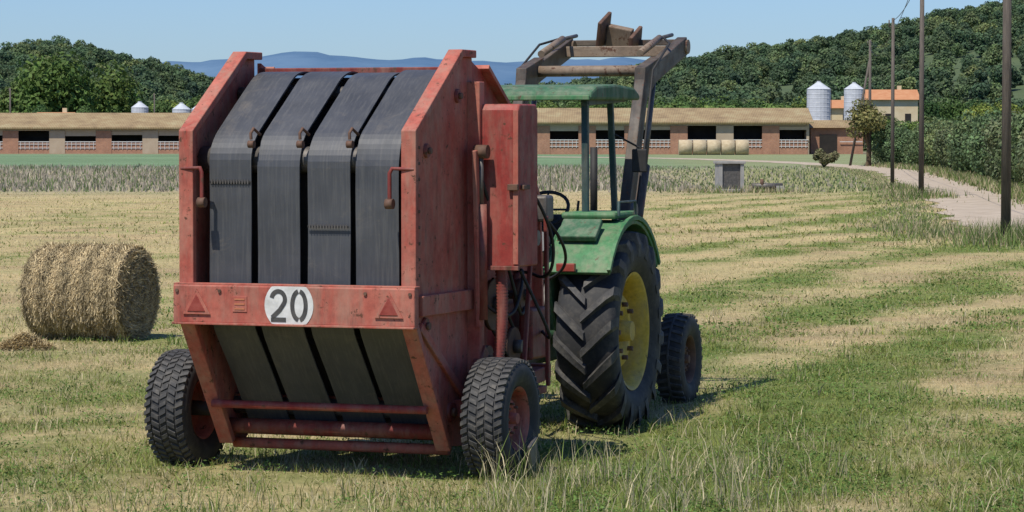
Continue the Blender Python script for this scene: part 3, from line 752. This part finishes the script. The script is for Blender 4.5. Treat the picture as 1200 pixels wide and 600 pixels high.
for s in (-1,1):
    tube('tailgate_hook',[(s*.80,-.64,1.985),(s*.66,-.66,1.99),(s*.645,-.665,1.96),(s*.645,-.665,1.80)],.013,M['redd'],B)
    cyl('hook_roller',(s*.645-.025,-.665,1.77),(s*.645+.025,-.665,1.77),.032,M['rust'],B)
box('rear_cross_bar',(0,-.675,1.125),(1.66,.07,.245),M['redf'],B,.01)
box('rear_bar_lip',(0,-.68,1.002),(1.66,.10,.014),M['redf'],B,.003)
box('rear_bar_top_lip',(0,-.66,1.252),(1.66,.08,.012),M['redf'],B,.003)
for u in (-.8,-.5,.5,.8): cyl('bar_bolt',(u,-.71,1.21),(u,-.72,1.21),.012,M['rust'],B,n=6)
dv=[];n=40
for i in range(n):
    a=2*math.pi*i/n; dv.append((.168*math.cos(a)-.02,-.7135,1.128+min(.119,max(-.119,.165*math.sin(a)))))
mobj('number_disc',dv,[tuple(range(n))],M['white'],B)
M['ink']=simple('stencil_ink',(.03,.03,.03),(.09,.085,.075),14,.7,.05)
def strip(pts,wd,nm):
    V=[];F=[]
    for i,p in enumerate(pts):
        a=Vector(pts[max(i-1,0)]);b=Vector(pts[min(i+1,len(pts)-1)]); d=(b-a).normalized(); nn=Vector((-d.y,d.x))*wd/2; P=Vector(p)
        V+=[(P.x+nn.x,-.7165,P.y+nn.y),(P.x-nn.x,-.7165,P.y-nn.y)]
    for i in range(len(pts)-1): F.append((2*i,2*i+1,2*i+3,2*i+2))
    mobj(nm,V,F,M['ink'],B)
def arcp(cx,cz,rx,rz,a0,a1,k=12): return [(cx+rx*math.cos(R(a0+(a1-a0)*i/k)),cz+rz*math.sin(R(a0+(a1-a0)*i/k))) for i in range(k+1)]
cz=1.128
strip(arcp(-.092,cz+.038,.046,.050,170,-30)+[(-.082,cz-.03),(-.135,cz-.078)],.028,'digit_2'); strip([(-.143,cz-.091),(-.040,cz-.091)],.028,'digit_2_foot')
strip(arcp(.050,cz,.046,.090,97,263,16),.028,'digit_0_left'); strip(arcp(.050,cz,.046,.090,83,-83,16),.028,'digit_0_right')
M['reflect']=simple('triangle_reflector',(.22,.03,.02),(.32,.07,.05),20,.35,.1)
for u in (-.66,.66):
    def tri(r,y_,mat,nm):
        v=[(u+r*math.sin(a),y_,1.115+r*math.cos(a)) for a in (0,2*math.pi/3,4*math.pi/3)]
        v+=[(a,y_+.012,b) for a,_,b in v]
        mobj(nm,v,[(0,1,2),(5,4,3),(0,3,4,1),(1,4,5,2),(2,5,3,0)],mat,B,bevel=.002)
    tri(.110,-.722,M['redf'],'reflector_rim'); tri(.072,-.727,M['reflect'],'reflector')
box('maker_plate',(-.36,-.712,1.13),(.10,.006,.10),M['redf'],B,.002)
M['orange']=simple('faded_orange',(.42,.12,.05),(.5,.2,.10),10,.6,.05)
for i in range(3): box('plate_line',(-.36,-.7165,1.10+.03*i),(.07,.003,.010),M['orange'],B,0)
cyl('lower_bar',(-.75,-.30,.455),(.75,-.30,.455),.026,M['red'],B)
cyl('lower_tube',(-.79,-.03,.29),(.79,-.03,.29),.05,M['redd'],B)
cyl('lower_tube_2',(-.76,.06,.17),(.76,.06,.17),.035,M['redf'],B)
cyl('bottom_roller',(-.74,.22,.30),(.74,.22,.30),.09,M['rust'],B)
box('top_cross',(0,.46,2.62),(1.5,.06,.05),M['redd'],B)
box('axle_beam',(0,.12,.44),(2.0,.11,.11),M['redd'],B)
for s in (-1,1):
    tyre('wheel',(s*1.11,0.08,.385),.385,.30,.20,B,'block',M['redf'],s)
    cyl('axle_stub',(s*.9,.08,.385),(s*1.15,.08,.385),.05,M['black'],B)
    beam('axle_bracket',(s*.86,.12,.44),(s*.86,.42,.8),.06,.09,M['redd'],B)
prism('drive_cover',[(.35,1.34),(.35,2.36),(.38,2.40),(.70,2.40),(.73,2.36),(.73,1.34)],.80,1.13,M['red'],B,.012)
box('cover_lip',(.965,.345,1.335),(.34,.03,.03),M['redd'],B,.004); box('cover_edge',(1.115,.342,1.86),(.035,.012,1.0),M['redf'],B,.002)
box('cover_latch',(1.10,.33,1.86),(.07,.03,.04),M['rust'],B,.004); box('cover_handle',(1.145,.45,1.86),(.02,.12,.03),M['rust'],B,.004)
cyl('lift_cylinder',(.90,.30,1.0),(.90,.28,1.75),.035,M['redd'],B); cyl('cylinder_rod',(.90,.28,1.75),(.90,.27,2.07),.018,M['steel'],B)
beam('lift_arm',(.88,.22,2.1),(.88,.30,.95),.03,.06,M['redf'],B)
cyl('cylinder_eye',(.86,.27,2.09),(.95,.27,2.09),.045,M['rust'],B)
k=34;V=[];F=[];nn=14
for j in range(k*2+1):
    t=j/(k*2); c=Vector((.98+.02*math.sin(t*3),.42-.10*t*t,1.36-.72*t)); r=.042 if j%2 else .034
    for i in range(nn):
        a=2*math.pi*i/nn; V.append((c.x+r*math.cos(a),c.y+r*math.sin(a),c.z))
for j in range(k*2):
    for i in range(nn): F.append((j*nn+i,j*nn+(i+1)%nn,(j+1)*nn+(i+1)%nn,(j+1)*nn+i))
mobj('corrugated_hose',V,F,M['redd'],B,True)
for P in ([(.9,.3,1.9),(1.0,.6,1.25),(.95,.9,.95),(.85,1.3,1.1),(.4,2.0,1.0)],[(.92,.3,1.1),(1.02,.5,.95),(1.0,.8,1.2),(.85,1.2,1.35),(.3,2.1,1.05)],[(1.05,.7,1.9),(1.17,.95,1.6),(1.1,1.1,1.2),(.7,1.5,1.3),(.2,2.2,1.1)],[(1.0,.75,1.3),(1.15,.9,.9),(1.05,1.2,.8),(.6,1.9,1.0),(.1,2.5,1.15)],[(.9,1.6,1.6),(1.0,1.9,1.35),(.6,2.3,1.1),(.15,2.6,1.2)]):
    tube('hydraulic_hose',P,.011,M['black'],B,kind='NURBS')
for (v_,z_,r_,t_) in ((.62,1.08,.17,.03),(1.0,.78,.13,.03),(.48,.72,.10,.04),(1.3,1.5,.15,.03),(.9,1.55,.10,.03),(1.15,1.12,.11,.05)):
    cyl('sprocket',(.84,v_,z_),(.84+t_,v_,z_),r_,M['rust'],B,n=30); cyl('sprocket_hub',(.87,v_,z_),(.93,v_,z_),r_*.35,M['steel'],B)
    cyl('shaft',(.7,v_,z_),(.86,v_,z_),.03,M['steel'],B)
tube('drive_chain',[(.855,.62,1.25),(.855,1.0,.91),(.855,1.0,.65),(.855,.62,.91)],.012,M['black'],B,True)
box('gear_cover',(.88,1.35,.85),(.10,.35,.35),M['redd'],B,.02); box('side_step',(.95,.75,.5),(.3,.5,.05),M['redd'],B)
beam('spring_rod',(1.0,.8,.55),(.95,1.1,1.45),.03,.03,M['redd'],B); beam('guard_rail',(1.02,1.25,.5),(1.02,1.2,1.65),.025,.04,M['redd'],B)
box('control_box',(.93,1.35,1.70),(.14,.16,.18),M['steel'],B,.02)
beam('frame_rail',(.80,.3,.45),(.80,1.8,.55),.08,.10,M['redd'],B); beam('frame_rail',(-.80,.3,.45),(-.80,1.8,.55),.08,.10,M['redd'],B)
box('front_cross',(0,1.75,.56),(1.7,.1,.1),M['redd'],B); box('front_panel',(0,1.66,1.3),(1.46,.03,.9),M['red'],B,0)
beam('drawbar',(.35,1.7,.55),(.05,2.85,.55),.09,.12,M['redd'],B); beam('drawbar',(-.35,1.7,.55),(-.05,2.85,.55),.09,.12,M['redd'],B)
cyl('power_shaft',(0,1.7,.75),(.0,2.7,.68),.06,M['black'],B)
cyl('pickup_reel',(-.7,1.25,.30),(.7,1.25,.30),.2,M['rust'],B)
box('wheel_scraper',(1.31,.12,.16),(.02,.22,.16),M['steel'],B,.005,(R(12),0,R(8)))

# ------------------------------------------------------------ TRACTOR
T=empty('farm_tractor',(.02,23.19,0),R(-18))
for s in (-1,1):
    tyre('rear_wheel',(s*.75,0,.735),.735,.46,.43,T,'lug',M['yellow'],s)
    tyre('front_wheel',(s*.70,2.2,.37),.37,.23,.19,T,'front',M['rust'],s)
    arc=[]
    for k in range(14):
        a=R(146-k*8.6); arc.append((.81*math.cos(a),.735+.83*math.sin(a)))
    band('fender',arc,.03,s*.44,s*.94,M['green'],T,.006)
    band('fender_edge',arc,-.035,s*.925,s*.955,M['green'],T,.004)
    inn=[(p[0],p[1]) for p in arc]+[(.6,.75),(-.4,.75)]
    prism('fender_inner',inn,s*.44,s*.465,M['green'],T,.003)
    box('fender_top',(s*.64,.10,1.60),(.42,.62,.05),M['green'],T,.02)
    box('fender_tool_tray',(s*.64,-.42,1.50),(.30,.22,.05),M['greend'],T,.01,(R(35),0,0))
    tube('fender_rail',[(s*.86,-.15,1.60),(s*.86,-.15,1.70),(s*.86,.3,1.70),(s*.86,.3,1.6)],.012,M['teal'],T)
    cyl('rear_lamp',(s*.40,-.66,1.42),(s*.40,-.54,1.43),.085,M['black'],T,.05); cyl('lamp_lens',(s*.40,-.675,1.42),(s*.40,-.66,1.42),.078,M['glass'],T)
    box('tail_light',(s*.62,-.70,1.235),(.14,.05,.06),M['reflect'],T)
    beam('rear_post',(s*.56,.0,1.5),(s*.56,-.02,2.47),.05,.05,M['teal'],T); beam('front_post',(s*.52,1.0,1.1),(s*.54,.72,2.47),.045,.045,M['teal'],T)
    beam('roof_side_rail',(s*.56,-.05,2.44),(s*.56,1.0,2.48),.05,.05,M['teal'],T)
    box('footplate',(s*.35,.75,.72),(.36,.6,.04),M['black'],T)
    beam('lower_link',(s*.3,-.1,.6),(s*.4,-.95,.55),.03,.07,M['steel'],T); beam('lift_rod',(s*.34,-.25,1.15),(s*.38,-.7,.58),.03,.03,M['steel'],T)
    beam('lift_link',(s*.25,-.05,1.18),(s*.34,-.27,1.16),.04,.06,M['green'],T)
    beam('loader_mast',(s*.47,1.15,.75),(s*.50,1.35,1.66),.09,.14,M['arm'],T)
    beam('loader_arm_lower',(s*.50,1.28,1.50),(s*.50,1.80,2.68),.085,.15,M['arm'],T)
    beam('loader_arm_upper',(s*.50,1.74,2.62),(s*.50,3.05,2.95),.085,.15,M['arm'],T)
    prism('arm_gusset',[(1.66,2.42),(1.72,2.74),(2.2,2.84),(2.0,2.6)],s*.455,s*.545,M['arm'],T)
    cyl('loader_cylinder',(s*.50,1.42,1.1),(s*.50,1.86,1.95),.045,M['arm'],T); cyl('loader_rod',(s*.50,1.86,1.95),(s*.50,2.12,2.62),.022,M['steel'],T)
    cyl('tilt_cylinder',(s*.42,2.0,2.86),(s*.42,2.6,3.00),.03,M['armtan'],T); cyl('tilt_rod',(s*.42,2.6,3.00),(s*.42,3.0,3.04),.016,M['steel'],T)
    cyl('arm_pivot',(s*.44,3.02,2.94),(s*.56,3.02,2.94),.06,M['armtan'],T); cyl('mast_pivot',(s*.42,1.33,1.6),(s*.58,1.33,1.6),.06,M['steel'],T)
    beam('loader_frame_rail',(s*.42,.9,.7),(s*.38,2.3,.72),.07,.12,M['arm'],T)
    tube('loader_hose',[(s*.56,1.35,1.5),(s*.57,1.6,2.1),(s*.57,1.85,2.72),(s*.56,2.4,2.95),(s*.46,2.6,3.0)],.010,M['black'],T)
    tube('mirror_arm',[(s*.56,.8,2.2),(s*.74,.85,2.1)],.008,M['black'],T)
cyl('loader_cross_tube',(-.5,2.05,2.72),(.5,2.05,2.72),.045,M['armtan'],T)
beam('loader_cross_beam',(-.5,2.85,2.90),(.5,2.85,2.90),.07,.09,M['armtan'],T)
box('headstock',(-.05,3.05,3.02),(.22,.07,.20),M['armtan'],T,.01,(R(20),R(12),0)); box('headstock_side',(-.18,3.0,3.08),(.035,.26,.26),M['rust'],T,.01,(R(25),R(14),0)); box('headstock_side',(.10,3.0,3.0),(.035,.26,.16),M['rust'],T,.01,(R(25),R(12),0))
beam('headstock_bar',(-.5,3.1,2.98),(.5,3.1,2.98),.07,.05,M['arm'],T)
prism('roof',[(-.20,2.46),(-.18,2.52),(-.02,2.565),(.5,2.585),(1.0,2.565),(1.14,2.52),(1.16,2.47)],-.66,.66,M['greend'],T,.02)
box('roof_rear_trim',(0,-.205,2.475),(1.30,.03,.035),M['green'],T,.006)
box('transmission',(0,.2,.72),(.42,1.5,.5),M['greend'],T,.03); cyl('rear_axle',(-.75,0,.735),(.75,0,.735),.11,M['greend'],T)
box('rear_housing',(0,-.32,.85),(.36,.35,.5),M['greend'],T,.03); box('hitch',(0,-.65,.5),(.12,.5,.08),M['steel'],T)
cyl('pto_stub',(0,-.5,.68),(0,-.72,.68),.05,M['steel'],T)
box('engine',(0,1.75,.80),(.40,1.5,.45),M['black'],T,.03)
prism('hood',[(.95,1.02),(.95,1.48),(1.05,1.52),(2.5,1.42),(2.62,1.36),(2.64,.85),(2.5,.8)],-.27,.27,M['green'],T,.03)
box('hood_stripe',(.276,1.7,1.25),(.006,1.4,.06),M['yellow'],T,0); box('grille',(0,2.65,1.1),(.46,.03,.5),M['black'],T)
box('front_axle',(0,2.2,.42),(1.3,.12,.12),M['greend'],T); box('front_support',(0,2.3,.6),(.3,.5,.3),M['greend'],T)
cyl('exhaust',(.12,1.7,1.45),(.12,1.7,2.1),.03,M['black'],T)
box('dash',(0,1.0,1.35),(.42,.16,.45),M['black'],T,.03)
cyl('steering_column',(0,.92,1.4),(0,.72,1.62),.02,M['black'],T)
sw=[]
for k in range(24):
    a=2*math.pi*k/24; sw.append((.20*math.cos(a),.72+.20*math.sin(a)*.75,1.62+.20*math.sin(a)*.66))
tube('steering_wheel',sw,.014,M['black'],T,True); tube('spoke',[sw[0],sw[12]],.009,M['black'],T); tube('spoke',[sw[6],(0,.72,1.62)],.009,M['black'],T)
box('seat',(0,.12,1.15),(.44,.42,.12),M['black'],T,.04); box('seat_back',(0,-.12,1.42),(.42,.10,.46),M['black'],T,.04,(R(-8),0,0)); box('seat_base',(0,.1,1.0),(.25,.3,.25),M['steel'],T)
for P in ([(.3,.3,1.1),(.33,.35,1.55)],[(.36,.25,1.1),(.42,.28,1.7)],[(.22,.5,1.1),(.24,.55,1.6)]): tube('lever',P,.010,M['black'],T)
box('mirror',(.74,.85,2.0),(.12,.03,.18),M['black'],T,.01)
box('rear_work_box',(.22,-.30,1.30),(.26,.18,.14),M['rust'],T,.01)
